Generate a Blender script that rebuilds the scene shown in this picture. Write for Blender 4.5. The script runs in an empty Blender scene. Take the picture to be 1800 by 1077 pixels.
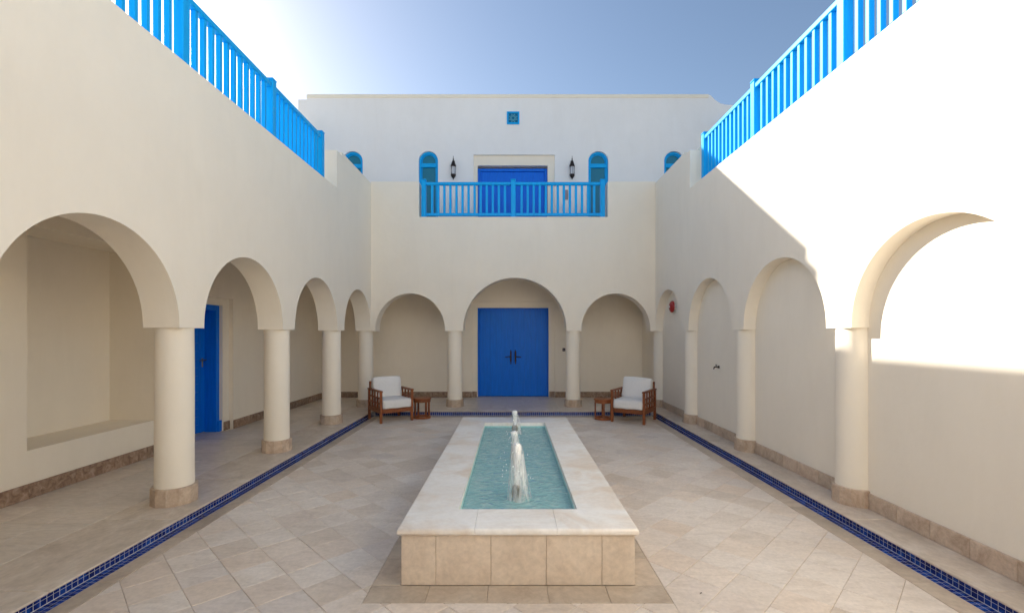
import bpy, bmesh, math, random
from mathutils import Vector, Matrix
random.seed(7)
C = bpy.context.scene
COL = C.collection
PI = math.pi
H = 1.5                                   # eye height above the court paving
# ------------------------------------------------------------------ camera
cam_d = bpy.data.cameras.new('camera'); cam = bpy.data.objects.new('camera', cam_d); COL.objects.link(cam)
cam.location = (0, 0, H); cam.rotation_euler = (PI/2, 0, 0)
cam_d.sensor_width = 36; cam_d.lens = 828/1800*36
cam_d.shift_x = 0.0; cam_d.shift_y = 47.5/1800
cam_d.clip_start = 0.05; cam_d.clip_end = 5000
C.camera = cam
# ------------------------------------------------------------------ sky, sun, exposure
TO_SUN = Vector((-1.0, 0.833, 0.616)).normalized()
ELEV = math.asin(TO_SUN.z)
AZ = math.atan2(TO_SUN.x, TO_SUN.y)       # from +Y, towards +X positive
w = bpy.data.worlds.new('World'); C.world = w; w.use_nodes = True
nt = w.node_tree; nt.nodes.clear()
sky = nt.nodes.new('ShaderNodeTexSky'); sky.sky_type = 'NISHITA'; sky.sun_disc = False
sky.sun_elevation = ELEV; sky.sun_rotation = AZ
sky.air_density = 1.0; sky.dust_density = 1.0; sky.ozone_density = 1.0; sky.altitude = 0
bg = nt.nodes.new('ShaderNodeBackground'); bg.inputs['Strength'].default_value = 0.062
wo = nt.nodes.new('ShaderNodeOutputWorld')
nt.links.new(sky.outputs[0], bg.inputs[0]); nt.links.new(bg.outputs[0], wo.inputs[0])
sun_d = bpy.data.lights.new('sun', 'SUN'); sun_d.energy = 3.9; sun_d.angle = math.radians(0.53)
sun_d.color = (1.0, 0.94, 0.84)
sun = bpy.data.objects.new('sun', sun_d); COL.objects.link(sun)
sun.rotation_euler = (-TO_SUN).to_track_quat('-Z', 'Y').to_euler(); sun.location = (-20, 17, 13)
C.view_settings.view_transform = 'Standard'; C.view_settings.look = 'None'
C.view_settings.gamma = 1.0; C.view_settings.use_curve_mapping = False
C.view_settings.exposure = 1.57
C.render.engine = 'CYCLES'
C.cycles.max_bounces = 12; C.cycles.diffuse_bounces = 8; C.cycles.transparent_max_bounces = 16

# ------------------------------------------------------------------ node helpers / materials
def new_mat(name):
    m = bpy.data.materials.new(name); m.use_nodes = True
    t = m.node_tree; t.nodes.clear()
    out = t.nodes.new('ShaderNodeOutputMaterial')
    p = t.nodes.new('ShaderNodeBsdfPrincipled')
    t.links.new(p.outputs[0], out.inputs[0])
    return m, t, p, out
def N(t, typ, **kw):
    n = t.nodes.new(typ)
    for k, v in kw.items():
        if k in n.inputs.keys(): n.inputs[k].default_value = v
        else: setattr(n, k, v)
    return n
def L(t, a, b): t.links.new(a, b)
def ramp(t, fac, stops, interp='LINEAR'):
    r = t.nodes.new('ShaderNodeValToRGB'); r.color_ramp.interpolation = interp
    e = r.color_ramp.elements
    while len(e) < len(stops): e.new(0.5)
    for el, (p, c) in zip(e, stops):
        el.position = p; el.color = (c[0], c[1], c[2], 1)
    L(t, fac, r.inputs[0]); return r.outputs[0]
def gp(t): return N(t, 'ShaderNodeNewGeometry').outputs['Position']
def oc(t): return N(t, 'ShaderNodeTexCoord').outputs['Object']
def noise(t, vec, scale, detail=4, rough=0.55, dist=0.0):
    n = N(t, 'ShaderNodeTexNoise', Scale=scale, Detail=detail, Roughness=rough, Distortion=dist)
    if vec is not None: L(t, vec, n.inputs['Vector'])
    return n.outputs['Fac']
def scaled(t, vec, s):
    m = N(t, 'ShaderNodeMapping'); m.inputs['Scale'].default_value = s
    L(t, vec, m.inputs['Vector']); return m.outputs[0]
def mix(t, fac, a, b, blend='MIX'):
    m = N(t, 'ShaderNodeMix', data_type='RGBA', blend_type=blend)
    if isinstance(fac, float): m.inputs[0].default_value = fac
    else: L(t, fac, m.inputs[0])
    for i, v in ((6, a), (7, b)):
        if isinstance(v, tuple): m.inputs[i].default_value = (v[0], v[1], v[2], 1)
        else: L(t, v, m.inputs[i])
    return m.outputs[2]
def bump(t, p, fac, strength, dist=0.01):
    b = N(t, 'ShaderNodeBump', Strength=strength, Distance=dist)
    L(t, fac, b.inputs['Height']); L(t, b.outputs[0], p.inputs['Normal'])
def math_n(t, op, a, b=None):
    m = N(t, 'ShaderNodeMath', operation=op)
    for i, v in enumerate((a, b)):
        if v is None: continue
        if isinstance(v, (int, float)): m.inputs[i].default_value = v
        else: L(t, v, m.inputs[i])
    return m.outputs[0]

def plaster(name, col, var=0.05):
    m, t, p, o = new_mat(name)
    g = gp(t)
    big = noise(t, g, 0.7, 5, 0.6, 0.4)
    fine = noise(t, scaled(t, g, (1, 1, 0.45)), 5.0, 6, 0.65)
    a = tuple(c*(1-var) for c in col); b = tuple(min(1, c*(1+var*0.5)) for c in col)
    c1 = ramp(t, big, [(0.3, a), (0.7, b)])
    c2 = ramp(t, fine, [(0.3, (1-var*0.6,)*3), (0.65, (1, 1, 1))])
    stk = noise(t, scaled(t, g, (3.0, 3.0, 0.5)), 1.5, 6, 0.65, 0.8)
    c3 = ramp(t, stk, [(0.28, (1-var*0.5, 1-var*0.6, 1-var*0.75)), (0.52, (1, 1, 1))])
    L(t, mix(t, 1.0, mix(t, 1.0, c1, c2, 'MULTIPLY'), c3, 'MULTIPLY'), p.inputs['Base Color'])
    p.inputs['Roughness'].default_value = 0.88
    p.inputs['Specular IOR Level'].default_value = 0.25
    h1 = noise(t, g, 3.0, 4, 0.5); h2 = noise(t, g, 90.0, 3, 0.6)
    hs = math_n(t, 'ADD', math_n(t, 'MULTIPLY', h1, 1.0), math_n(t, 'MULTIPLY', h2, 0.06))
    bump(t, p, hs, 0.35, 0.025)
    return m
def stone(name, cols, scale=3.0, stretch=(1, 1, 1), rough=0.5, per_obj=0.12, spec=0.3, bump_s=0.15):
    m, t, p, o = new_mat(name)
    g = gp(t)
    info = N(t, 'ShaderNodeObjectInfo').outputs['Random']
    off = N(t, 'ShaderNodeVectorMath', operation='ADD'); L(t, g, off.inputs[0])
    cb = N(t, 'ShaderNodeCombineXYZ'); 
    for i in range(3): L(t, math_n(t, 'MULTIPLY', info, 7.3+3*i), cb.inputs[i])
    L(t, cb.outputs[0], off.inputs[1])
    v = scaled(t, off.outputs[0], stretch)
    n1 = noise(t, v, scale, 7, 0.62, 0.9)
    n2 = noise(t, v, scale*7, 5, 0.6, 0.3)
    k = len(cols)
    c1 = ramp(t, n1, [(0.28+0.44*i/(k-1), cols[i]) for i in range(k)])
    c2 = ramp(t, n2, [(0.3, (0.86,)*3), (0.7, (1.06,)*3)])
    c = mix(t, 1.0, c1, c2, 'MULTIPLY')
    pv = ramp(t, info, [(0.0, (1-per_obj, 1-per_obj, 1-per_obj*1.1)), (1.0, (1+per_obj*0.4, 1+per_obj*0.3, 1+per_obj*0.2))])
    L(t, mix(t, 1.0, c, pv, 'MULTIPLY'), p.inputs['Base Color'])
    p.inputs['Roughness'].default_value = rough; p.inputs['Specular IOR Level'].default_value = spec
    bump(t, p, n2, bump_s, 0.004)
    return m
TS = 0.25; U0 = 0.087; V0 = 0.083; R2 = math.sqrt(2)
def paving(name):
    m, t, p, o = new_mat(name)
    g = gp(t); s = N(t, 'ShaderNodeSeparateXYZ'); L(t, g, s.inputs[0])
    u = math_n(t, 'DIVIDE', math_n(t, 'ADD', s.outputs[0], s.outputs[1]), R2)
    v = math_n(t, 'DIVIDE', math_n(t, 'SUBTRACT', s.outputs[1], s.outputs[0]), R2)
    iu = math_n(t, 'FLOOR', math_n(t, 'DIVIDE', math_n(t, 'SUBTRACT', u, U0), TS))
    iv = math_n(t, 'FLOOR', math_n(t, 'DIVIDE', math_n(t, 'SUBTRACT', v, V0), TS))
    cb = N(t, 'ShaderNodeCombineXYZ'); L(t, iu, cb.inputs[0]); L(t, iv, cb.inputs[1])
    wn = N(t, 'ShaderNodeTexWhiteNoise', noise_dimensions='3D'); L(t, cb.outputs[0], wn.inputs['Vector'])
    r = wn.outputs['Value']
    base = ramp(t, r, [(0.0, (0.67, 0.585, 0.50)), (0.25, (0.745, 0.675, 0.605)), (0.5, (0.78, 0.715, 0.645)),
                       (0.72, (0.75, 0.645, 0.545)), (0.86, (0.70, 0.64, 0.59)), (1.0, (0.81, 0.745, 0.67))])
    off = N(t, 'ShaderNodeVectorMath', operation='MULTIPLY_ADD')
    L(t, wn.outputs['Color'], off.inputs[0]); off.inputs[1].default_value = (9, 9, 9); L(t, g, off.inputs[2])
    v1 = scaled(t, off.outputs[0], (1, 2.6, 1))
    n1 = noise(t, v1, 4.0, 7, 0.62, 1.2); n2 = noise(t, off.outputs[0], 40, 5, 0.6)
    c1 = ramp(t, n1, [(0.28, (0.86, 0.83, 0.80)), (0.5, (0.99, 0.98, 0.97)), (0.72, (1.06, 1.05, 1.04))])
    c2 = ramp(t, n2, [(0.35, (0.92,)*3), (0.65, (1.04,)*3)])
    dirt = noise(t, g, 0.8, 5, 0.6, 0.5)
    c3 = ramp(t, dirt, [(0.3, (0.88, 0.85, 0.82)), (0.65, (1.03,)*3)])
    c = mix(t, 1.0, mix(t, 1.0, mix(t, 1.0, base, c1, 'MULTIPLY'), c2, 'MULTIPLY'), c3, 'MULTIPLY')
    L(t, c, p.inputs['Base Color'])
    L(t, ramp(t, n1, [(0.3, (0.42,)*3), (0.7, (0.62,)*3)]), p.inputs['Roughness'])
    p.inputs['Specular IOR Level'].default_value = 0.35
    bump(t, p, n1, 0.18, 0.004)
    return m
def paint(name, col, rough=0.4, grain=(6, 6, 0.6), var=0.12):
    m, t, p, o = new_mat(name)
    g = gp(t); n = noise(t, scaled(t, g, grain), 5.0, 5, 0.6)
    L(t, ramp(t, n, [(0.3, tuple(c*(1-var) for c in col)), (0.7, tuple(c*(1+var*0.4) for c in col))]), p.inputs['Base Color'])
    p.inputs['Roughness'].default_value = rough; p.inputs['Specular IOR Level'].default_value = 0.2
    bump(t, p, noise(t, scaled(t, g, grain), 22.0, 3, 0.6), 0.06, 0.003)
    return m
def wood(name):
    m, t, p, o = new_mat(name)
    c = oc(t); n = noise(t, scaled(t, c, (9, 9, 9)), 2.2, 6, 0.6, 2.5)
    info = N(t, 'ShaderNodeObjectInfo').outputs['Random']
    c1 = ramp(t, n, [(0.3, (0.12, 0.030, 0.010)), (0.55, (0.28, 0.082, 0.022)), (0.75, (0.40, 0.135, 0.038))])
    c2 = ramp(t, info, [(0, (0.8,)*3), (1, (1.15,)*3)])
    L(t, mix(t, 1.0, c1, c2, 'MULTIPLY'), p.inputs['Base Color'])
    p.inputs['Roughness'].default_value = 0.45
    bump(t, p, n, 0.1, 0.002)
    return m
def simple(name, col, rough=0.5, metal=0.0, spec=0.5, var=0.1, scale=20.0):
    m, t, p, o = new_mat(name)
    n = noise(t, gp(t), scale, 4, 0.6)
    L(t, ramp(t, n, [(0.3, tuple(c*(1-var) for c in col)), (0.7, tuple(c*(1+var) for c in col))]), p.inputs['Base Color'])
    p.inputs['Roughness'].default_value = rough; p.inputs['Metallic'].default_value = metal
    p.inputs['Specular IOR Level'].default_value = spec
    return m
def mosaic(name):
    m, t, p, o = new_mat(name)
    g = gp(t)
    v = N(t, 'ShaderNodeTexVoronoi', Scale=27.0); L(t, g, v.inputs['Vector'])
    s = N(t, 'ShaderNodeSeparateColor'); L(t, v.outputs['Color'], s.inputs[0])
    L(t, ramp(t, s.outputs[0], [(0.1, (0.004, 0.014, 0.13)), (0.6, (0.006, 0.028, 0.22)), (1.0, (0.010, 0.07, 0.34))]), p.inputs['Base Color'])
    p.inputs['Roughness'].default_value = 0.16; p.inputs['Specular IOR Level'].default_value = 0.5
    bump(t, p, noise(t, g, 60, 2), 0.05, 0.003)
    return m

M = {}
M['cream'] = plaster('cream_plaster', (0.88, 0.81, 0.69), 0.035)
M['white'] = plaster('white_plaster', (0.86, 0.85, 0.84), 0.035)
M['pave'] = paving('limestone_paving')
M['grout'] = simple('sand_grout', (0.50, 0.43, 0.355), 0.9, spec=0.1)
M['border'] = stone('brown_border_stone', [(0.42, 0.335, 0.26), (0.54, 0.445, 0.35), (0.62, 0.525, 0.425)], 4, (1, 1, 1), 0.42, 0.12)
M['ledge'] = stone('beige_ledge_marble', [(0.52, 0.435, 0.345), (0.65, 0.555, 0.455), (0.77, 0.69, 0.60)], 3.0, (1.6, 1, 1), 0.32, 0.06, 0.4)
M['gal'] = stone('gallery_limestone', [(0.62, 0.545, 0.465), (0.71, 0.635, 0.55), (0.78, 0.71, 0.63)], 2.5, (1, 2, 1), 0.33, 0.10, 0.4)
M['skirt'] = stone('brown_breccia_marble', [(0.17, 0.10, 0.07), (0.33, 0.225, 0.16), (0.52, 0.40, 0.31)], 16, (1, 1, 1), 0.4, 0.18)
M['skirt_pale'] = stone('tan_marble', [(0.44, 0.315, 0.225), (0.58, 0.45, 0.345), (0.70, 0.575, 0.455)], 9, (1, 1, 1), 0.45, 0.14)
M['panel'] = stone('sandstone_panel', [(0.62, 0.505, 0.40), (0.71, 0.595, 0.48), (0.76, 0.65, 0.535)], 4, (1, 1, 1), 0.55, 0.10)
M['door'] = paint('royal_blue_paint', (0.002, 0.165, 0.76), 0.38)
M['door_up'] = paint('bright_blue_door_paint', (0.003, 0.16, 0.78), 0.38)
M['rail'] = paint('azure_paint', (0.003, 0.40, 0.88), 0.42)
M['mosaic'] = mosaic('cobalt_mosaic')
M['mgrout'] = simple('pale_grout', (0.62, 0.63, 0.66), 0.8, spec=0.2)
M['wood'] = wood('red_teak')
M['cushion'] = simple('white_canvas', (0.78, 0.77, 0.75), 0.9, spec=0.1, var=0.03, scale=60)
def canvas():
    m = M['cushion']; t = m.node_tree; p = [n for n in t.nodes if n.type == 'BSDF_PRINCIPLED'][0]
    c = oc(t); bump(t, p, math_n(t, 'ADD', noise(t, scaled(t, c, (1, 1, 1.6)), 9, 3, 0.5, 1.5), math_n(t, 'MULTIPLY', noise(t, c, 300, 2), .05)), 0.5, 0.02)
canvas()
M['iron'] = simple('dark_bronze', (0.035, 0.025, 0.022), 0.45, 0.6)
M['steel'] = simple('weathered_steel', (0.30, 0.26, 0.21), 0.35, 0.9)
M['black'] = simple('black_plastic', (0.012, 0.012, 0.013), 0.4)
M['red'] = simple('red_enamel', (0.36, 0.012, 0.015), 0.35)
M['grey'] = simple('grey_plastic', (0.30, 0.25, 0.26), 0.5)
M['sand'] = simple('desert_sand', (0.48, 0.40, 0.30), 0.95, spec=0.05, scale=0.6)
M['basin'] = stone('turquoise_basin_tile', [(0.28, 0.58, 0.60), (0.36, 0.68, 0.69), (0.50, 0.76, 0.74)], 6, (1, 1, 1), 0.3, 0.0)
# coping marble with rusty stains of its own
def coping_mat():
    m, t, p, o = new_mat('white_coping_marble')
    g = gp(t)
    n1 = noise(t, scaled(t, g, (1, 1.3, 1)), 2.6, 7, 0.62, 1.3); n2 = noise(t, g, 30, 5, 0.6)
    st = noise(t, scaled(t, g, (1.0, 1.2, 1)), 2.1, 5, 0.55, 0.6)
    c = ramp(t, n1, [(0.3, (0.78, 0.72, 0.65)), (0.5, (0.87, 0.84, 0.79)), (0.7, (0.90, 0.88, 0.85))])
    mask = ramp(t, st, [(0.49, (0, 0, 0)), (0.66, (0.5,)*3)])
    c = mix(t, mask, c, (0.70, 0.53, 0.37))
    c = mix(t, 1.0, c, ramp(t, n2, [(0.35, (0.94,)*3), (0.65, (1.02,)*3)]), 'MULTIPLY')
    L(t, c, p.inputs['Base Color']); p.inputs['Roughness'].default_value = 0.38
    bump(t, p, n2, 0.08, 0.003)
    return m
M['coping'] = coping_mat()
def water_mat():
    m, t, p, o = new_mat('pool_water')
    t.nodes.remove(p)
    g = gp(t)
    n1 = noise(t, scaled(t, g, (1, 1.5, 1)), 9, 5, 0.55, 1.6); n2 = noise(t, g, 26, 3, 0.5, 0.8)
    hs = math_n(t, 'ADD', n1, math_n(t, 'MULTIPLY', n2, 0.35))
    b = N(t, 'ShaderNodeBump', Strength=0.55, Distance=0.03); L(t, hs, b.inputs['Height'])
    dif = N(t, 'ShaderNodeBsdfDiffuse'); 
    L(t, ramp(t, n1, [(0.3, (0.29, 0.61, 0.63)), (0.55, (0.43, 0.74, 0.74)), (0.75, (0.62, 0.86, 0.84))]), dif.inputs['Color'])
    L(t, b.outputs[0], dif.inputs['Normal'])
    tr = N(t, 'ShaderNodeBsdfTransparent'); tr.inputs['Color'].default_value = (0.72, 0.93, 0.95, 1)
    gl = N(t, 'ShaderNodeBsdfGlossy', Roughness=0.05); L(t, b.outputs[0], gl.inputs['Normal'])
    fr = N(t, 'ShaderNodeFresnel', IOR=1.33); L(t, b.outputs[0], fr.inputs['Normal'])
    m1 = N(t, 'ShaderNodeMixShader'); m1.inputs[0].default_value = 0.3
    L(t, dif.outputs[0], m1.inputs[1]); L(t, tr.outputs[0], m1.inputs[2])
    m2 = N(t, 'ShaderNodeMixShader'); L(t, fr.outputs[0], m2.inputs[0])
    L(t, m1.outputs[0], m2.inputs[1]); L(t, gl.outputs[0], m2.inputs[2])
    L(t, m2.outputs[0], o.inputs[0]); return m
M['water'] = water_mat()
def foam_mat(name, lo, hi, scale):
    m, t, p, o = new_mat(name)
    g = gp(t)
    n = noise(t, scaled(t, g, (1, 1, 0.07)), scale, 3, 0.5, 0.3)
    L(t, ramp(t, n, [(lo, (0, 0, 0)), (hi, (1, 1, 1))]), p.inputs['Alpha'])
    p.inputs['Base Color'].default_value = (0.88, 0.90, 0.91, 1); p.inputs['Roughness'].default_value = 0.3
    p.inputs['Subsurface Weight'].default_value = 0.0
    bump(t, p, noise(t, scaled(t, g, (1, 1, 0.3)), 60, 4), 0.4, 0.01)
    return m
M['foam'] = foam_mat('foaming_water', -0.35, 0.35, 34)
M['veil'] = foam_mat('falling_water_veil', 0.38, 1.05, 45)
def glass_mat(name, col, alpha):
    m, t, p, o = new_mat(name)
    p.inputs['Base Color'].default_value = (*col, 1); p.inputs['Roughness'].default_value = 0.06
    p.inputs['Alpha'].default_value = alpha; p.inputs['Specular IOR Level'].default_value = 0.6
    n = noise(t, gp(t), 1.3, 3); bump(t, p, n, 0.03, 0.01)
    return m
M['pane'] = glass_mat('teal_window_glass', (0.012, 0.18, 0.27), 1.0)
M['lglass'] = glass_mat('frosted_lantern_glass', (0.75, 0.75, 0.78), 0.8)

# ------------------------------------------------------------------ object helpers
def link(name, me, parent=None, mat=None):
    o = bpy.data.objects.new(name, me); COL.objects.link(o)
    if parent is not None: o.parent = parent
    if mat is not None and me is not None and len(me.materials) == 0: me.materials.append(mat)
    return o
def tag(o, label=None, cat=None, group=None, kind=None):
    if label: o['label'] = label
    if cat: o['category'] = cat
    if group: o['group'] = group
    if kind: o['kind'] = kind
    return o
def thing(name, label, cat, loc=(0, 0, 0), rz=0.0, group=None):
    o = bpy.data.objects.new(name, None); COL.objects.link(o)
    o.location = loc; o.rotation_euler = (0, 0, rz); o.empty_display_size = 0.1
    return tag(o, label, cat, group)
def copy_tree(o, parent=None):
    c = o.copy(); COL.objects.link(c)
    if parent is not None:
        c.parent = parent
    for ch in list(o.children): copy_tree(ch, c)
    return c
def bm_box(bm, x0, x1, y0, y1, z0, z1, bev=0.0, seg=1):
    r = bmesh.ops.create_cube(bm, size=1.0)
    vs = r['verts']
    for v in vs:
        v.co = Vector((x0+(v.co.x+0.5)*(x1-x0), y0+(v.co.y+0.5)*(y1-y0), z0+(v.co.z+0.5)*(z1-z0)))
    if bev > 0:
        es = list({e for v in vs for e in v.link_edges})
        bmesh.ops.bevel(bm, geom=es, offset=bev, segments=seg, profile=0.5, affect='EDGES')
def bm_tube(bm, a, b, ra, rb=None, n=12):
    a, b = Vector(a), Vector(b); rb = ra if rb is None else rb
    d = (b-a); q = d.to_track_quat('Z', 'Y')
    r0 = [bm.verts.new(a+q @ Vector((ra*math.cos(2*PI*i/n), ra*math.sin(2*PI*i/n), 0))) for i in range(n)]
    r1 = [bm.verts.new(b+q @ Vector((rb*math.cos(2*PI*i/n), rb*math.sin(2*PI*i/n), 0))) for i in range(n)]
    for i in range(n): bm.faces.new((r0[i], r0[(i+1) % n], r1[(i+1) % n], r1[i]))
    bm.faces.new(r0[::-1]); bm.faces.new(r1)
def bm_lathe(bm, prof, n=16, cx=0, cy=0, jit=None):
    rings = []
    for k, (r, z) in enumerate(prof):
        if r < 1e-5: rings.append([bm.verts.new((cx, cy, z))])
        else:
            ring = []
            for i in range(n):
                a = 2*PI*i/n; rr = r; dx = dy = 0
                if jit: rr, dx, dy = jit(r, z, a)
                ring.append(bm.verts.new((cx+dx+rr*math.cos(a), cy+dy+rr*math.sin(a), z)))
            rings.append(ring)
    for A, B in zip(rings, rings[1:]):
        for i in range(n):
            j = (i+1) % n
            if len(A) == 1 and len(B) == 1: continue
            if len(A) == 1: bm.faces.new((A[0], B[j], B[i]))
            elif len(B) == 1: bm.faces.new((A[i], A[j], B[0]))
            else: bm.faces.new((A[i], A[j], B[j], B[i]))
def finish(name, bm, mat, parent=None, smooth=None, recalc=True):
    if recalc: bmesh.ops.recalc_face_normals(bm, faces=bm.faces[:])
    me = bpy.data.meshes.new(name); bm.to_mesh(me); bm.free()
    if smooth:
        for p in me.polygons: p.use_smooth = True
        me.set_sharp_from_angle(angle=math.radians(smooth))
    return link(name, me, parent, mat)
def box(name, x0, x1, y0, y1, z0, z1, mat, parent=None, bev=0.0, seg=1):
    bm = bmesh.new(); bm_box(bm, x0, x1, y0, y1, z0, z1, bev, seg)
    return finish(name, bm, mat, parent, 40 if seg > 1 else None)
BOXC = {}
def pbox(name, x0, x1, y0, y1, z0, z1, mat, parent=None, bev=0.003, seg=1):
    """a piece whose origin is its own centre; alike pieces share one mesh"""
    key = (name, round(x1-x0, 4), round(y1-y0, 4), round(z1-z0, 4), mat.name, bev)
    if key not in BOXC:
        bm = bmesh.new(); sx, sy, sz = (x1-x0)/2, (y1-y0)/2, (z1-z0)/2
        bm_box(bm, -sx, sx, -sy, sy, -sz, sz, min(bev, sx*0.9, sy*0.9, sz*0.9), seg)
        me = bpy.data.meshes.new(name); bm.to_mesh(me); bm.free(); me.materials.append(mat)
        if seg > 1:
            for p in me.polygons: p.use_smooth = True
            me.set_sharp_from_angle(angle=math.radians(40))
        BOXC[key] = me
    o = link(name, BOXC[key], parent)
    o.location = ((x0+x1)/2, (y0+y1)/2, (z0+z1)/2)
    return o

# ---- walls made of strips between a bottom line and a top line
def lims(poly, s):
    """left and right limits of a polyline with jumps at s"""
    l = r = None
    for (a, za), (b, zb) in zip(poly, poly[1:]):
        if b - a < 1e-7: continue
        if a - 1e-7 < s <= b + 1e-7 and s > a + 1e-7: l = za + (zb-za)*(s-a)/(b-a)
        if a - 1e-7 <= s < b - 1e-7: r = za + (zb-za)*(s-a)/(b-a)
    return l, r
def strip_wall(name, bot, top, thick, mapf, mat, parent=None, back=True, bevel=0.012):
    ss = sorted({round(p[0], 6) for p in bot} | {round(p[0], 6) for p in top})
    bm = bmesh.new(); vd = {}
    def V(s, t, z):
        k = (round(s, 5), round(t, 5), round(z, 5))
        if k not in vd: vd[k] = bm.verts.new(mapf(s, t, z))
        return vd[k]
    def F(*vs):
        u = []
        for v in vs:
            if v not in u: u.append(v)
        if len(u) > 2:
            try: bm.faces.new(u)
            except ValueError: pass
    prev = None
    for i, s in enumerate(ss):
        bl, br = lims(bot, s); tl, tr = lims(top, s)
        if i == 0: F(V(s, 0, br), V(s, thick, br), V(s, thick, tr), V(s, 0, tr))
        elif i == len(ss)-1: F(V(s, 0, bl), V(s, thick, bl), V(s, thick, tl), V(s, 0, tl))
        else:
            if abs(bl-br) > 1e-5: F(V(s, 0, bl), V(s, thick, bl), V(s, thick, br), V(s, 0, br))
            if abs(tl-tr) > 1e-5: F(V(s, 0, tl), V(s, thick, tl), V(s, thick, tr), V(s, 0, tr))
        if prev is not None:
            a, b0, t0 = prev; b1, t1 = bl, tl
            def chain(z0, z1, s_, lo, hi): return []
            F(V(a, 0, b0), V(s, 0, b1), V(s, 0, t1), V(a, 0, t0))
            if back: F(V(a, thick, b0), V(s, thick, b1), V(s, thick, t1), V(a, thick, t0))
            F(V(a, 0, b0), V(s, 0, b1), V(s, thick, b1), V(a, thick, b0))
            F(V(a, 0, t0), V(s, 0, t1), V(s, thick, t1), V(a, thick, t0))
        prev = (s, br, tr)
    bmesh.ops.recalc_face_normals(bm, faces=bm.faces[:])
    me = bpy.data.meshes.new(name); bm.to_mesh(me); bm.free()
    for p in me.polygons: p.use_smooth = True
    me.set_sharp_from_angle(angle=math.radians(35))
    o = link(name, me, parent, mat)
    return o
def arch_pts(c, r, zs, rise, n=36):
    return [(c - r*math.cos(PI*i/n), zs + rise*math.sin(PI*i/n)) for i in range(n+1)]

ZG = 0.075                     # gallery floor
ZS = H+0.047                   # springing of the arches
ZR = H+2.26                    # wall top under the railings
ZP = H+2.90                    # solid parapet top
ZC = H+1.22                    # gallery ceiling
XL, XR, YB = -2.725, 2.77, 9.10   # court faces of the three arcades
YN = -0.35                     # unseen bounce wall of the court, just behind the camera
SP = 1.745
LCOL = [9.25 - SP*i for i in range(6)]
RCOL = [9.25, 7.55, 5.79, 4.0, 2.25, 0.5]
XLI, YBI = -4.18, 10.53        # inner gallery walls

# ================================================================== ground and floors
bm = bmesh.new(); bmesh.ops.create_grid(bm, x_segments=1, y_segments=1, size=2500)
g = finish('ground', bm, M['sand']); g.location = (0, 0, -0.16); tag(g, kind='structure')

# ---- court paving, laid diagonally
PX0, PX1, PY0, PY1 = -2.39, 2.41, YN, 8.44
FX0, FX1, FY0, FY1 = -0.834, 0.90, 2.626, 6.70      # border round the fountain
bm = bmesh.new(); bm_box(bm, -2.75, 2.75, YN, 8.70, -0.15, -0.005)
court = finish('courtyard_floor', bm, M['grout']); tag(court, kind='structure')
def clip(poly, ax, val, keep_less):
    out = []
    for i in range(len(poly)):
        a, b = poly[i], poly[(i+1) % len(poly)]
        ia = (a[ax] <= val) if keep_less else (a[ax] >= val)
        ib = (b[ax] <= val) if keep_less else (b[ax] >= val)
        if ia: out.append(a)
        if ia != ib:
            f = (val-a[ax])/(b[ax]-a[ax]); out.append((a[0]+f*(b[0]-a[0]), a[1]+f*(b[1]-a[1])))
    return out
def area(p): return abs(sum(p[i][0]*p[(i+1) % len(p)][1]-p[(i+1) % len(p)][0]*p[i][1] for i in range(len(p))))/2
def add_prism(bm, poly, z0, z1, cx=0, cy=0, ch=0.0022):
    n = len(poly); mx = sum(p[0] for p in poly)/n; my = sum(p[1] for p in poly)/n
    def ins(p):
        d = math.hypot(mx-p[0], my-p[1]); f = min(0.3, ch*1.5/d) if d > 0 else 0
        return (p[0]+(mx-p[0])*f, p[1]+(my-p[1])*f)
    lo = [bm.verts.new((p[0]-cx, p[1]-cy, z0)) for p in poly]
    md = [bm.verts.new((p[0]-cx, p[1]-cy, z1-ch)) for p in poly]
    hi = [bm.verts.new((*(q-c for q, c in zip(ins(p), (cx, cy))), z1)) for p in poly]
    for i in range(n):
        j = (i+1) % n
        bm.faces.new((lo[i], lo[j], md[j], md[i])); bm.faces.new((md[i], md[j], hi[j], hi[i]))
    bm.faces.new(hi)
tiles = []
gap = 0.0022
for iu in range(-30, 60):
    for iv in range(-30, 60):
        u0, v0 = U0+iu*TS+gap/2, V0+iv*TS+gap/2; u1, v1 = u0+TS-gap, v0+TS-gap
        poly = [((u-v)/R2, (u+v)/R2) for u, v in ((u0, v0), (u1, v0), (u1, v1), (u0, v1))]
        cx = sum(p[0] for p in poly)/4; cy = sum(p[1] for p in poly)/4
        if not (PX0-.3 < cx < PX1+.3 and PY0-.3 < cy < PY1+.3): continue
        full = area(poly)
        p = poly
        for ax, v, k in ((0, PX0+.002, False), (0, PX1-.002, True), (1, PY0, False), (1, PY1-.002, True)):
            p = clip(p, ax, v, k)
            if len(p) < 3: break
        if len(p) < 3 or area(p) < 4e-4: continue
        pcs = []
        if all(q[0] <= FX0 for q in p) or all(q[0] >= FX1 for q in p) or all(q[1] <= FY0 for q in p) or all(q[1] >= FY1 for q in p):
            pcs = [p]
        else:
            for pp in (clip(p, 0, FX0-.002, True), clip(p, 0, FX1+.002, False)):
                if len(pp) > 2 and area(pp) > 2e-4: pcs.append(pp)
            mid = clip(clip(p, 0, FX0-.002, False), 0, FX1+.002, True) if len(p) > 2 else []
            if len(mid) > 2:
                for pp in (clip(mid, 1, FY0-.002, True), clip(mid, 1, FY1+.002, False)):
                    if len(pp) > 2 and area(pp) > 2e-4: pcs.append(pp)
        if not pcs: continue
        tiles.append((cx, cy, pcs, len(pcs) == 1 and area(pcs[0]) > full*0.999))
def in_view(x, y): return y > 2.45 and abs(x) < y*1.09+0.1
vis = sorted([t for t in tiles if in_view(t[0], t[1])], key=lambda t: t[1])
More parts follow.
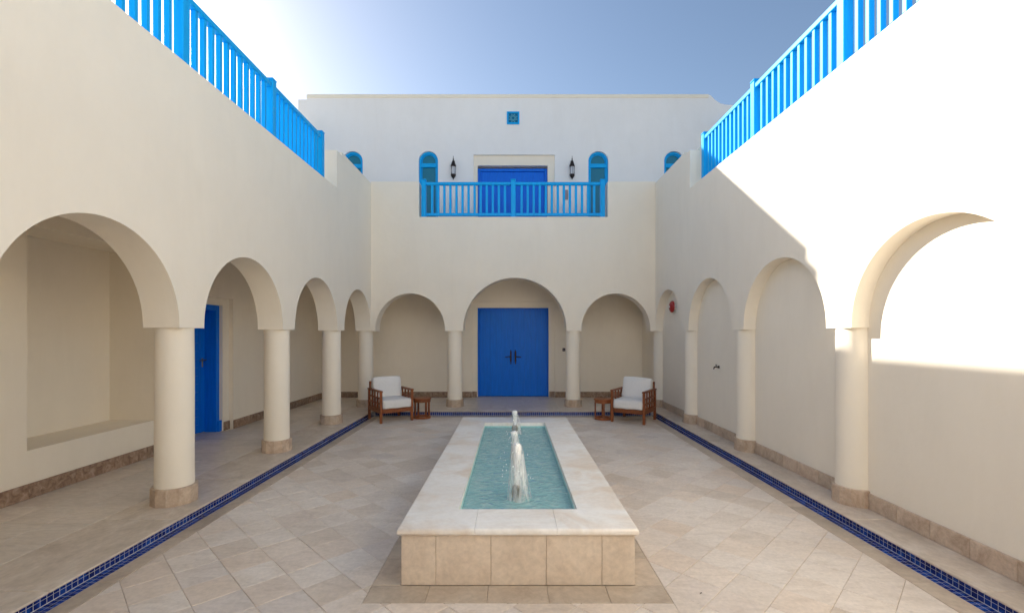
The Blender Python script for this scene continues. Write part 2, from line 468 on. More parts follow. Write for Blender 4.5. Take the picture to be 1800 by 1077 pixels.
single = vis[:296]; sid = {id(t) for t in single}
bm = bmesh.new()
add_prism(bm, [((u-v)/R2, (u+v)/R2) for u, v in ((-.5*TS+gap/2, -.5*TS+gap/2), (.5*TS-gap/2, -.5*TS+gap/2), (.5*TS-gap/2, .5*TS-gap/2), (-.5*TS+gap/2, .5*TS-gap/2))], -0.012, 0.0)
full_me = bpy.data.meshes.new('floor_tile'); bm.to_mesh(full_me); bm.free(); full_me.materials.append(M['pave'])
rest = bmesh.new()
for t in tiles:
    cx, cy, pcs, whole = t
    dz = random.uniform(-0.0012, 0.0008)
    if id(t) in sid:
        if whole:
            o = link('floor_tile', full_me, court); o.location = (cx, cy, dz)
            o.rotation_euler = (random.uniform(-.004, .004), random.uniform(-.004, .004), random.uniform(-.003, .003))
        else:
            b2 = bmesh.new()
            for pc in pcs: add_prism(b2, pc, -0.012, 0.0, cx, cy)
            o = finish('floor_tile', b2, M['pave'], court); o.location = (cx, cy, dz)
    else:
        for pc in pcs: add_prism(rest, pc, -0.012, dz)
o = finish('floor_tile', rest, M['pave'], court); tag(o, kind='stuff')

# border stones: along the mosaic and round the fountain
def run(a, b, step):
    n = max(1, round((b-a)/step)); return [(a+(b-a)*i/n, a+(b-a)*(i+1)/n) for i in range(n)]
def jz(): return random.uniform(-0.0008, 0.0008)
def border(x0, x1, y0, y1):
    d = jz(); pbox('border_stone', x0+.001, x1-.001, y0+.001, y1-.001, -0.02+d, 0.001+d, M['border'], court, 0.002)
XLR, XLL, XLB, XLE = -2.59, -2.51, -2.39, -2.56      # riser, lip, border, ledge edge
XRR, XRL, XRB, XRE = 2.63, 2.55, 2.41, 2.61
YR, YL, YE = 8.66, 8.58, 8.64
for a, b in run(1.6, PY1, 0.62):
    border(XLL, XLB, a, b); border(XRB, XRL, a, b)
for a, b in run(XLL, XRL, 0.62): border(a, b, PY1, YL)
XB0, XB1, YB0, YB1 = -0.662, 0.733, 2.81, 6.50        # fountain body
for a, b in run(FX0, FX1, 0.34):
    border(a, b, FY0, YB0-.002); border(a, b, YB1+.002, FY1)
for a, b in run(YB0, YB1, 0.34):
    border(FX0, XB0-.002, a, b); border(XB1+.002, FX1, a, b)

# ---- cobalt mosaic step: two rows of the riser, two rows lying flat
TP = 0.0375
bm = bmesh.new()
bm_box(bm, XLR-.05, XLR, YN, YR+.05, -.10, ZG-.013); bm_box(bm, XRR, XRR+.05, YN, YR+.05, -.10, ZG-.013)
bm_box(bm, XLR, XRR, YR, YR+.05, -.10, ZG-.013)
bm_box(bm, XLR, XLL, YN, YR, -.10, -.0035); bm_box(bm, XRL, XRR, YN, YR, -.10, -.0035); bm_box(bm, XLL, XRL, YL, YR, -.10, -.0035)
mos = finish('mosaic_step', bm, M['mgrout']); tag(mos, kind='structure')
mt = []
a = TP*0.91/2; th = 0.0035; rh = (ZG-.013)/2
k = 0
y = YR-TP/2
while y > 0.8:
    for r in range(2):
        mt.append((XLR-th/2+.0007, y, rh*(r+.5), 0)); mt.append((XRR+th/2-.0007, y, rh*(r+.5), 0))
        mt.append((XLR+.0005+TP*(r+.5), y, -.0028-th/2, 2)); mt.append((XRR-.0005-TP*(r+.5), y, -.0028-th/2, 2))
    y -= TP
x = XLR+2*TP+.02
while x < XRR-2*TP:
    for r in range(2):
        mt.append((x, YR+th/2-.0007, rh*(r+.5), 1)); mt.append((x, YR-.0005-TP*(r+.5), -.0028-th/2, 2))
    x += TP
dims = {0: (th/2, a, rh*.92/2), 1: (a, th/2, rh*.92/2), 2: (a, a, th/2)}
mme = {}
for kk, (sx, sy, sz) in dims.items():
    bm = bmesh.new(); bm_box(bm, -sx, sx, -sy, sy, -sz, sz)
    me = bpy.data.meshes.new('mosaic_tile'); bm.to_mesh(me); bm.free(); me.materials.append(M['mosaic']); mme[kk] = me
vm = sorted([m for m in mt if abs(m[0]) < m[1]*1.087 and m[1]*485/828 > H-0.02-m[2]-0.02], key=lambda m: m[1])[:296]
vs = {id(m) for m in vm}
rest = bmesh.new()
for m in mt:
    if id(m) in vs:
        o = link('mosaic_tile', mme[m[3]], mos); o.location = m[:3]
    else:
        sx, sy, sz = dims[m[3]]; bm_box(rest, m[0]-sx, m[0]+sx, m[1]-sy, m[1]+sy, m[2]-sz, m[2]+sz)
o = finish('mosaic_tile', rest, M['mosaic'], mos); tag(o, kind='stuff')

# ---- gallery floors
bm = bmesh.new()
bm_box(bm, -4.75, XLR-.002, YN, 10.9, -.14, ZG-.016); bm_box(bm, XLR-.002, XRR+.002, YR+.002, 10.9, -.14, ZG-.016)
bm_box(bm, XRR+.002, 3.2, YN, 10.9, -.14, ZG-.016)
gal = finish('gallery_floor', bm, M['grout']); tag(gal, kind='structure')
def slab(name, x0, x1, y0, y1, mat, bev=0.002):
    d = jz()*0.6; pbox(name, x0+.0012, x1-.0012, y0+.0012, y1-.0012, ZG-.0145+d, ZG+d, mat, gal, bev)
for a, b in run(0.6, 8.64, 0.95):
    slab('ledge_stone', -3.15, XLE, a, b, M['ledge'], 0.005)
    slab('ledge_stone', XRE, 2.93, a, b, M['ledge'], 0.005)
for a, b in run(-3.15, 2.93, 0.95): slab('ledge_stone', a, b, YE, 9.42, M['ledge'], 0.005)
for a, b in run(1.1, 10.53, 0.345):
    for x0, x1 in run(XLI, -3.15, 0.345): slab('gallery_tile', x0, x1, a, b, M['gal'])
for a, b in run(-3.15, 2.93, 0.345):
    for y0, y1 in run(9.42, 10.53, 0.37): slab('gallery_tile', a, b, y0, y1, M['gal'])
slab('threshold_stone', -0.775, 0.826, 10.535, 10.80, M['ledge']); slab('threshold_stone', -4.50, XLI-.003, 6.0, 6.92, M['ledge'])

# ================================================================== arcades
def arcade_bottom(cols, s0, s1, half, rise, zs):
    cs = sorted(cols); pts = [(s0, zs)]
    for a, b in zip(cs, cs[1:]):
        c = (a+b)/2; r = (b-a)/2-half
        pts.append((c-r, zs)); pts += arch_pts(c, r, zs+0.015, rise-0.015); pts.append((c+r, zs))
    pts.append((s1, zs)); return pts
def top_side(y0):
    return [(y0, ZR), (7.33, ZR), (7.33, ZP-0.05), (7.55, ZP-0.05), (7.55, ZP), (9.40, ZP)]
def column(parent, x, y, base_mat, base_r=0.166):
    bm = bmesh.new()
    bm_lathe(bm, [(0.146, ZG+0.10), (0.1425, ZG+0.30), (0.1425, 1.2), (0.1395, ZS+0.004)], 40)
    c = finish('column', bm, M['cream'], parent, 40); c.location = (x, y, 0)
    bm = bmesh.new()
    r = base_r/math.cos(PI/12)
    bm_lathe(bm, [(r, ZG-0.001), (r, ZG+0.138), (r-.005, ZG+0.143), (0.13, ZG+0.1435)], 12)
    b = finish('column_base', bm, base_mat, c); b.rotation_euler = (0, 0, PI/12)
    return c
# left
la = strip_wall('arcade_wall', arcade_bottom(LCOL, YN, 9.40, 0.155, 0.735, ZS), top_side(YN), 0.30,
                lambda s, t, z: (XL-t, s, z), M['cream'])
tag(la, 'cream arcade wall of open round arches in front of the blue side door and alcove', 'wall')
for y in LCOL[:6]: column(la, XL-0.15, y, M['skirt_pale'])
pb = box('parapet_step', XL-.50, XL-.302, 7.36, 7.62, ZR-.1, ZP+.10, M['cream'], la, .01)
# back
bb = [(XL, ZS)]
for c, r, rise in (((-2.638-1.297)/2, 0.6705, 0.727), (0.055, 1.0, 1.03), ((1.341+2.676)/2, 0.6675, 0.727)):
    bb.append((c-r, ZS)); bb += arch_pts(c, r, ZS+0.03, rise-0.03, 40); bb.append((c+r, ZS))
bb.append((XR, ZS))
bt = [(XL, ZP+.03), (-1.80, ZP+.03), (-1.80, ZR-.01), (1.85, ZR-.01), (1.85, ZP+.03), (XR, ZP+.03)]
ba = strip_wall('arcade_wall', bb, bt, 0.30, lambda s, t, z: (s, YB+t, z), M['cream'])
tag(ba, 'cream arcade wall with one large arch between two smaller arches below the balcony', 'wall')
for x in (-1.121, 1.198): column(ba, x, YB+0.15, M['skirt_pale'])
# right: blind arches on half-round columns
ra = strip_wall('arcade_wall', arcade_bottom(RCOL, YN, 9.40, 0.155, 0.735, ZS), top_side(YN), 0.145,
                lambda s, t, z: (XR+t, s, z), M['cream'], back=False)
tag(ra, 'cream wall of shallow blind arches with a sunlit upper part', 'wall')
bm = bmesh.new(); bm_box(bm, XR+0.145, XR+0.45, YN, 10.9, -0.1, ZR-0.004); bm_box(bm, XR+.145, XR+.40, 7.334, 9.40, ZR-.004, ZP-.004)
finish('niche_wall', bm, M['cream'], ra)
for y in RCOL[:6]: column(ra, XR+0.145, y, M['skirt_pale'])
box('parapet_step', XR+.402, XR+.60, 7.36, 7.62, ZR-.1, ZP+.10, M['cream'], ra, .01)
# skirting of the blind arches
cs = sorted(RCOL)
for y0, y1 in zip(cs, cs[1:]):
    if y1 < 1: continue
    for a, b in run(y0+0.166, y1-0.166, 0.29):
        d = random.uniform(0, .002)
        pbox('skirting_stone', XR+.145-.018, XR+.147, a+.001, b-.001, ZG+.0005, ZG+.125+d, M['skirt_pale'], ra, .003)
# unseen near-end wall behind the viewer, added plain to bounce sunlight
bm = bmesh.new(); bm_box(bm, XL-1.5, XR+.45, YN-0.3, YN, -0.1, ZP); bm_box(bm, -4.79, 4.8, YN-1.75, YN-1.45, 0, H+5.35); bm_box(bm, -4.78, 4.79, YN-1.449, YN-.301, ZR-.5, ZR-.15)
rw = finish('sun_bounce_wall', bm, M['white'])
tag(rw, 'unseen plain white two storey wall, added at the near end to bounce sunlight', 'wall')

# ================================================================== gallery walls behind the arcades
# left inner wall with alcove and side door
DY0, DY1, DZ = 5.98, 6.90, H+0.41        # side door opening
AY0, AY1, AZ0, AZ1 = 4.06, 5.50, H-1.01, H+0.946
REB = 0.17
lb = [(YN, -.1), (AY0, -.1), (AY0, ZC), (AY0+1e-4, ZC), (AY1, ZC)]
def lwall():
    # two strips: the wall itself, and the wall under the alcove
    bot = [(YN, -.1), (AY0, -.1), (AY0, AZ1), (AY1, AZ1), (AY1, -.1), (DY0-REB, -.1), (DY0-REB, DZ+.10), (DY1+REB-.01, DZ+.10), (DY1+REB-.01, -.1), (YBI+.3, -.1)]
    top = [(YN, ZC+.05), (YBI+.3, ZC+.05)]
    return strip_wall('gallery_wall', bot, top, 0.06, lambda s, t, z: (XLI-t, s, z), M['cream'], back=False)
lw = lwall(); tag(lw, 'cream gallery wall with a bench alcove and a recessed blue side door', 'wall')
bm = bmesh.new(); bm_box(bm, XLI-.06, XLI, AY0, AY1, -.1, AZ0)
finish('bench', bm, M['cream'], lw)
bm = bmesh.new()                         # alcove: five inner faces
x0, x1 = XLI-.06, -4.70
def quad(bm, *ps): bm.faces.new([bm.verts.new(p) for p in ps])
quad(bm, (x0, AY0, AZ0), (x0, AY1, AZ0), (x1, AY1, AZ0), (x1, AY0, AZ0))
quad(bm, (x0, AY0, AZ1), (x0, AY1, AZ1), (x1, AY1, AZ1), (x1, AY0, AZ1))
quad(bm, (x1, AY0, AZ0), (x1, AY1, AZ0), (x1, AY1, AZ1), (x1, AY0, AZ1))
quad(bm, (x0, AY0, AZ0), (x1, AY0, AZ0), (x1, AY0, AZ1), (x0, AY0, AZ1))
quad(bm, (x0, AY1, AZ0), (x1, AY1, AZ0), (x1, AY1, AZ1), (x0, AY1, AZ1))
finish('alcove', bm, M['cream'], lw)
# rebate round the side door
strip_wall('door_surround', [(DY0-REB, -.1), (DY0, -.1), (DY0, DZ), (DY1, DZ), (DY1, -.1), (DY1+REB-.01, -.1)],
           [(DY0-REB, DZ+.10), (DY1+REB-.01, DZ+.10)], 0.10, lambda s, t, z: (XLI-.06-t, s, z), M['cream'], lw)
# side door: frame (part) > boards, lever (sub-parts)
bm = bmesh.new()
fx0, fx1 = -4.46, -4.285
bm_box(bm, fx0, fx1, DY1-.075, DY1-.002, ZG, DZ-.002, .004); bm_box(bm, fx0, fx1, DY0+.002, DY0+.075, ZG, DZ-.002, .004)
bm_box(bm, fx0, fx1, DY0+.076, DY1-.076, DZ-.075, DZ-.002, .004)
bm_box(bm, -4.30, -4.25, DY1-.06, DY1+.012, ZG, ZG+.16, .004)
sd = finish('door', bm, M['door'], lw); 
bm = bmesh.new(); bm_box(bm, fx0-.03, fx0-.012, DY0+.07, DY1-.07, ZG+.01, DZ-.07)
bm_box(bm, fx0-.012, fx0+.012, DY1-.19, DY1-.078, ZG+.01, DZ-.078, .003); bm_box(bm, fx0-.012, fx0+.012, DY0+.078, DY0+.19, ZG+.01, DZ-.078, .003)
finish('stile', bm, M['door'], sd)
for z0, z1 in run(ZG+.012, DZ-.08, 0.12):
    pbox('board', fx0-.012, fx0+.004, DY0+.193, DY1-.193, z0+.002, z1-.002, M['door'], sd, .004)
bm = bmesh.new(); bm_box(bm, fx0+.012, fx0+.018, DY1-.15, DY1-.12, 1.02, 1.15, .003)
bm_tube(bm, (fx0+.02, DY1-.135, 1.12), (fx0+.07, DY1-.135, 1.12), .01); bm_tube(bm, (fx0+.065, DY1-.14, 1.12), (fx0+.065, DY1-.26, 1.12), .009)
finish('handle', bm, M['steel'], sd)
for (a0, a1) in ((1.0, DY0-REB), (DY1+REB-.01, YBI)):
    for a, b in run(a0, a1, 0.42):
        pbox('skirting_stone', XLI-.001, XLI+.017, a+.001, b-.001, ZG+.0005, ZG+.128+random.uniform(0, .002), M['skirt'], lw, .003)
for a, b in ((DY0-REB+.001, DY0-.02), (DY1+.02, DY1+REB-.012)):
    pbox('skirting_stone', XLI-.062, XLI-.045, a, b, ZG+.0005, ZG+.128, M['skirt'], lw, .003)
box('ceiling', XLI-1.0, XL-.302, YN, 9.6, ZC, ZR-.35, M['cream'], lw)

box('sun_block_wall', -5.35, -5.05, YN-1.7, 10.53, -.1, ZR-.35, M['cream'], lw)  # unseen, added to keep sun from leaking in round the side door
# back inner wall with the main door
MX0, MX1, MZ = -0.775, 0.826, H+0.578
RX0, RX1, RZ = -0.895, 0.962, H+0.705
bw = strip_wall('gallery_wall', [(XLI-.06, -.1), (RX0, -.1), (RX0, RZ), (RX1, RZ), (RX1, -.1), (XR+.145, -.1)],
                [(XLI-.06, ZC+.05), (XR+.145, ZC+.05)], 0.05, lambda s, t, z: (s, YBI+t, z), M['cream'], back=False)
tag(bw, 'cream gallery wall around the wide blue double door at the back of the court', 'wall')
strip_wall('door_surround', [(RX0, -.1), (MX0, -.1), (MX0, MZ), (MX1, MZ), (MX1, -.1), (RX1, -.1)],
           [(RX0, RZ), (RX1, RZ)], 0.20, lambda s, t, z: (s, YBI+.05+t, z), M['cream'], bw)
def plank_door(name, parent, x0, x1, z0, z1, y, mat, n, fw=.05):
    bm = bmesh.new()
    bm_box(bm, x0+.002, x0+fw, y-.045, y+.05, z0, z1-.002, .003); bm_box(bm, x1-fw, x1-.002, y-.045, y+.05, z0, z1-.002, .003)
    bm_box(bm, x0+fw+.001, x1-fw-.001, y-.045, y+.05, z1-fw, z1-.002, .003)
    bm_box(bm, x0+fw, x1-fw, y+.02, y+.045, z0, z1-fw)
    d = finish(name, bm, mat, parent)
    mid = (x0+x1)/2
    for xa, xb in ((x0+fw+.003, mid-.003), (mid+.003, x1-fw-.003)):
        for k in range(n):
            p0 = xa+(xb-xa)*k/n; p1 = xa+(xb-xa)*(k+1)/n
            pbox('plank', p0+.0003, p1-.0003, y-.012, y+.018, z0+.008, z1-fw-.004, mat, d, .0010)
    return d
md = plank_door('double_door', bw, MX0, MX1, ZG+.001, MZ, YBI+.17, M['door'], 6, .03)
mid = (MX0+MX1)/2
for s in (-1, 1):
    bm = bmesh.new()
    hx = mid+s*.052
    bm_box(bm, hx-.019, hx+.019, YBI+.146, YBI+.157, H-.64, H-.41, .005)
    bm_tube(bm, (hx, YBI+.15, H-.52), (hx, YBI+.09, H-.52), .011)
    bm_tube(bm, (hx, YBI+.095, H-.52), (hx+s*.13, YBI+.095, H-.528), .012, .008)
    bm_lathe(bm, [(0.0, H-.70), (.012, H-.685), (.012, H-.64)], 8, hx, YBI+.152); bm_lathe(bm, [(.012, H-.41), (.012, H-.385), (0, H-.37)], 8, hx, YBI+.152)
    finish('handle', bm, M['iron'], md)
for a0, a1, yy in ((XLI+.02, RX0, YBI), (RX1, XR+.145, YBI), (RX0+.001, MX0-.012, YBI+.05), (MX1+.012, RX1-.001, YBI+.05)):
    for a, b in run(a0, a1, 0.36):
        pbox('skirting_stone', a+.001, b-.001, yy-.017, yy+.001, ZG+.0005, ZG+.126+random.uniform(0, .002), M['skirt'], bw, .003)
box('ceiling', XL-.30, XR+.14, YB+.302, YBI+.25, ZC, ZR-.35, M['cream'], bw)

# ================================================================== upper storey behind the balcony
YU = 10.55
UT = H+5.35
ub_x = [-4.79, -4.60, 4.40]
wins = [(-3.575, .232), (-1.873, .217), (1.935, .225), (3.63, .222)]
ZT = ZR-.15
WT = H+4.08                                  # crown of the arched windows
UX0, UX1, UZ = -0.866, 0.956, H+4.00
ubot = [(-4.79, ZT-.5)]
for cx, r in wins[:2]: ubot += [(cx-r, ZT-.5), (cx-r, WT-r)] + arch_pts(cx, r, WT-r, r, 20) + [(cx+r, ZT-.5)]
ubot += [(UX0, ZT-.5), (UX0, UZ), (UX1, UZ), (UX1, ZT-.5)]
for cx, r in wins[2:]: ubot += [(cx-r, ZT-.5), (cx-r, WT-r)] + arch_pts(cx, r, WT-r, r, 20) + [(cx+r, ZT-.5)]
ubot += [(6.2, ZT-.5)]
utop = [(-4.79, UT-.115), (-4.60, UT-.115), (-4.60, UT), (4.40, UT), (4.46, UT-.03), (4.54, UT-.12), (4.66, UT-.20), (4.80, UT-.235), (6.2, UT-.30)]
up = strip_wall('upper_building', ubot, utop, 0.28, lambda s, t, z: (s, YU+t, z), M['white'])
tag(up, 'white upper storey with four arched windows behind the balcony railing', 'building')
bm = bmesh.new()
bm_box(bm, -4.60, 4.40, YU-.012, YU+.001, UT-.085, UT-.001, .005)
finish('parapet_band', bm, M['cream'], up)
bm = bmesh.new()
bm_box(bm, -4.785, -4.45, YU+.282, 15, 0, UT-.12); bm_box(bm, 5.9, 6.2, YU+.282, 15, 0, UT-.31); bm_box(bm, -4.45, 5.9, 14.7, 15, 0, UT-.3); bm_box(bm, -4.45, 5.9, YU+.285, 14.7, UT-.6, UT-.45)
finish('side_wall', bm, M['white'], up)
box('return_wall', -5.2, -4.77, 8.7, YU-.002, ZT-.5, H+4.55, M['white'], up, .01)
box('stub_parapet', 4.62, 5.1, 10.1, YU-.002, ZT, H+4.78, M['white'], up, .02)
bm = bmesh.new(); bm_box(bm, XL-2.5, XL-.304, YN, YU-.002, ZR-.34, ZT-.001); bm_box(bm, XR+.452, XR+2.5, YN, YU-.002, ZR-.34, ZT-.001); bm_box(bm, XL-.30, XR+.448, YB+.303, YU-.002, ZR-.34, ZT-.001)
finish('terrace_floor', bm, M['ledge'], up)
strip_wall('door_surround', [(UX0, ZT-.4), (-.777, ZT-.4), (-.777, H+3.78), (.803, H+3.78), (.803, ZT-.4), (UX1, ZT-.4)],
           [(UX0, UZ), (UX1, UZ)], 0.25, lambda s, t, z: (s, YU+.06+t, z), M['cream'], up)
ud = plank_door('balcony_door', up, -.777, .803, ZT, H+3.745, YU+.20, M['door_up'], 6, .065)
for s in (-1, 1):
    bm = bmesh.new(); hx = .013+s*.06
    bm_box(bm, hx-.016, hx+.016, YU+.178, YU+.187, H+2.35, H+2.6, .004); bm_tube(bm, (hx, YU+.18, H+2.5), (hx, YU+.13, H+2.5), .01); bm_tube(bm, (hx, YU+.135, H+2.5), (hx+s*.11, YU+.135, H+2.5), .01)
    finish('handle', bm, M['iron'], ud)
def arch_window(cx, r):
    bm = bmesh.new(); y0, y1 = YU+.05, YU+.11
    def ring(ro, ri, ya, yb, zc, zb):
        n = 20; po = [(cx-ro, zb)]+[(cx-ro*math.cos(PI*i/n), zc+ro*math.sin(PI*i/n)) for i in range(n+1)]+[(cx+ro, zb)]
        pi_ = [(cx-ri, zb)]+[(cx-ri*math.cos(PI*i/n), zc+ri*math.sin(PI*i/n)) for i in range(n+1)]+[(cx+ri, zb)]
        vo = [[bm.verts.new((p[0], yy, p[1])) for p in po] for yy in (ya, yb)]; vi = [[bm.verts.new((p[0], yy, p[1])) for p in pi_] for yy in (ya, yb)]
        for i in range(len(po)-1):
            for A, B in ((vo[0], vi[0]), (vi[0], vi[1]), (vi[1], vo[1]), (vo[1], vo[0])):
                bm.faces.new((A[i], A[i+1], B[i+1], B[i]))
    zc = WT-r
    ring(r-.003, r-.045, y0, y1, zc, ZT+.0)
    ring(r-.048, r-.068, y0+.025, y1, zc, ZT+.0)
    f = finish('window', bm, M['rail'], up, 40)
    pbox('transom', cx-r+.046, cx+r-.046, y0+.004, y1-.002, zc-.125, zc-.035, M['rail'], f, .004)
    pbox('bottom_rail', cx-r+.046, cx+r-.046, y0+.004, y1-.002, ZT+.01, ZT+.16, M['rail'], f, .004)
    bm = bmesh.new()
    n = 20; rr = r-.05
    pts = [(cx-rr, ZT+.02)]+[(cx-rr*math.cos(PI*i/n), zc+rr*math.sin(PI*i/n)) for i in range(n+1)]+[(cx+rr, ZT+.02)]
    a = [bm.verts.new((p[0], y1-.012, p[1])) for p in pts]; b = [bm.verts.new((p[0], y1-.006, p[1])) for p in pts]
    bm.faces.new(a); bm.faces.new(b[::-1])
    for i in range(len(pts)): bm.faces.new((a[i], a[(i+1) % len(a)], b[(i+1) % len(a)], b[i]))
    finish('pane', bm, M['pane'], f)
    # reveal backing so the opening is closed
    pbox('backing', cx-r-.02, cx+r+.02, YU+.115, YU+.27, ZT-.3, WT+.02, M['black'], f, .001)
for cx, r in wins: arch_window(cx, r)
# square lattice vent high on the wall
vx, vz, vh = 0.026, H+4.815, 0.14
bm = bmesh.new()
for bx in ((vx-vh, vx+vh, vz+vh-.035, vz+vh), (vx-vh, vx+vh, vz-vh, vz-vh+.035), (vx-vh, vx-vh+.035, vz-vh+.0352, vz+vh-.0352), (vx+vh-.035, vx+vh, vz-vh+.0352, vz+vh-.0352)):
    bm_box(bm, bx[0], bx[1], YU-.03, YU+.002, bx[2], bx[3], .003)
vt = finish('vent', bm, M['rail'], up)
M['lattice'] = paint('pale_teal_paint', (0.10, 0.36, 0.50), 0.5)
bm = bmesh.new()
bm_box(bm, vx-vh+.036, vx+vh-.036, YU-.004, YU+.001, vz-vh+.036, vz+vh-.036)
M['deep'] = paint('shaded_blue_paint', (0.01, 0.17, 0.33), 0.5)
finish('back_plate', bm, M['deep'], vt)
bm = bmesh.new()
def bar(a, b, wd=.012, y0=YU-.016, y1=YU-.005):
    a, b = Vector((a[0], 0, a[1])), Vector((b[0], 0, b[1])); d = (b-a).normalized(); n = Vector((-d.z, 0, d.x))*wd/2
    ps = [a+n, b+n, b-n, a-n]
    f = [bm.verts.new((p.x, y0, p.z)) for p in ps]; g2 = [bm.verts.new((p.x, y1, p.z)) for p in ps]
    bm.faces.new(f); bm.faces.new(g2[::-1])
    for i in range(4): bm.faces.new((f[i], f[(i+1) % 4], g2[(i+1) % 4], g2[i]))
for k in range(8):
    a = PI/8+k*PI/4; b = a+3*PI/4
    bar((vx+.098*math.cos(a), vz+.098*math.sin(a)), (vx+.098*math.cos(b), vz+.098*math.sin(b)), .011, YU-.016-.0007*k, YU-.005)
finish('lattice', bm, M['lattice'], vt)

# ================================================================== balustrades
def railing(label, along, fixed, posts, bays, zb):
    """posts: positions along the axis; bays: balusters per bay"""
    mp = (lambda s, f: (f, s)) if along == 'y' else (lambda s, f: (s, f))
    s0 = (posts[0]+posts[-1])/2; ox, oy = mp(s0, fixed)
    t = thing('balcony_railing', label, 'railing', (ox, oy, zb), 0, 'blue balcony railings')
    def bx(name, sa, sb, fa, fb, z0, z1, bev=.004):
        if along == 'y': return pbox(name, fixed+fa-ox, fixed+fb-ox, sa-oy, sb-oy, z0-zb, z1-zb, M['rail'], t, bev)
        return pbox(name, sa-ox, sb-ox, fixed+fa-oy, fixed+fb-oy, z0-zb, z1-zb, M['rail'], t, bev)
    for p in posts:
        q = bx('post', p-.045, p+.045, -.045, .045, zb+.001, zb+.725, .006)
        c = pbox('post_cap', -.05, .05, -.05, .05, .3625, .385, M['rail'], q, .008)
    for (a, b), n in zip(zip(posts, posts[1:]), bays):
        bx('top_rail', a+.0455, b-.0455, -.034, .034, zb+.635, zb+.69, .006)
        bx('bottom_rail', a+.0455, b-.0455, -.025, .025, zb+.035, zb+.09, .004)
        for k in range(n):
            s = a+.045+(b-a-.09)*(k+1)/(n+1)
            bx('baluster', s-(.020 if along == 'y' else .0225), s+(.020 if along == 'y' else .0225), -.023, .023, zb+.0905, zb+.6345, .003)
    return t
railing('blue baluster railing on the wall above the open arches, in shade', 'y', XL-.13, [-.3, 1.05, 2.56, 4.07, 5.58, 7.02], [11]*5, ZR)
railing('blue baluster railing on the wall above the blind arches, in sunshine', 'y', XR+.13, [-.3, 1.05, 2.57, 4.10, 5.60, 7.06], [11]*5, ZR)
railing('short blue balcony railing set in the parapet above the big central arch', 'x', YB+.10, [-1.72, .025, 1.765], [13, 13], ZR-.005)

# ================================================================== fountain
ft = box('fountain', XB0+.008, XB1-.008, YB0+.008, YB0+.05, 0.0, 0.30, M['grout'])
tag(ft, 'long low stone fountain with white marble coping in the middle of the court', 'fountain')
CX0, CX1, CY0, CY1 = -0.683, 0.755, 2.785, 6.53
CX0, CX1 = -0.683, 0.752
IX0, IX1, IY0, IY1 = -0.352, 0.428, 3.105, 6.10
bm = bmesh.new()
bm_box(bm, XB0+.008, IX0-.012, YB0+.051, YB1-.008, 0, .30); bm_box(bm, IX1+.012, XB1-.008, YB0+.051, YB1-.008, 0, .30)
bm_box(bm, IX0-.012, IX1+.012, YB0+.051, IY0-.012, 0, .30); bm_box(bm, IX0-.012, IX1+.012, IY1+.012, YB1-.008, 0, .30)
finish('core', bm, M['grout'], ft)
bm = bmesh.new()
bm_box(bm, IX0-.011, IX0+.004, IY0-.011, IY1+.011, .02, .304); bm_box(bm, IX1-.004, IX1+.011, IY0-.011, IY1+.011, .02, .304)
bm_box(bm, IX0+.0045, IX1-.0045, IY0-.011, IY0+.004, .02, .304); bm_box(bm, IX0+.0045, IX1-.0045, IY1-.004, IY1+.011, .02, .304)
bm_box(bm, IX0-.011, IX1+.011, IY0-.011, IY1+.011, .0, .0195)
finish('basin', bm, M['basin'], ft)
pxs = [-.662, -.455, -.126, .204, .536, .733]
for a, b in zip(pxs, pxs[1:]):
    pbox('side_panel', a+.0012, b-.0012, YB0, YB0+.02, .001, .302, M['panel'], ft, .002)
    pbox('side_panel', a+.0012, b-.0012, YB1-.02, YB1, .001, .302, M['panel'], ft, .002)
for a, b in run(YB0+.021, YB1-.021, .33):
    pbox('side_panel', XB0, XB0+.02, a+.0012, b-.0012, .001, .302, M['panel'], ft, .002)
    pbox('side_panel', XB1-.02, XB1, a+.0012, b-.0012, .001, .302, M['panel'], ft, .002)
def cop(x0, x1, y0, y1):
    d = random.uniform(-.0006, .0006)
    bm = bmesh.new(); cx, cy = (x0+x1)/2, (y0+y1)/2
    bm_box(bm, x0+.0006-cx, x1-.0006-cx, y0+.0006-cy, y1-.0006-cy, .303, .345)
    def outer(e):
        a_, b_ = (v.co for v in e.verts)
        if abs(a_.z-b_.z) > .01: return False
        for ax, val, c_ in ((0, CX0, cx), (0, CX1, cx), (1, CY0, cy), (1, CY1, cy)):
            if abs(a_[ax]+c_-val) < .002 and abs(b_[ax]+c_-val) < .002: return True
        return False
    eo = [e for e in bm.edges if outer(e)]
    bmesh.ops.bevel(bm, geom=eo, offset=.015, segments=4, profile=.5, affect='EDGES')
    es = [e for e in bm.edges if e.is_manifold and e.calc_face_angle(0) > 1.2]
    bmesh.ops.bevel(bm, geom=es, offset=.0012, segments=1, affect='EDGES')
    o_ = finish('coping_stone', bm, M['coping'], ft, 40); o_.location = (cx, cy, d)
def cop_front(x0, x1, y0, y1): cop(x0, x1, y0, y1)
for a, b in ((CX0, -.222), (-.222, .268), (.268, CX1)): cop(a, b, CY0, IY0)
for a, b in ((CX0, -.19), (-.19, .27), (.27, CX1)): cop(a, b, IY1, CY1)
for a, b in run(IY0, IY1, .43): cop(CX0, IX0, a, b); cop(IX1, CX1, a, b)
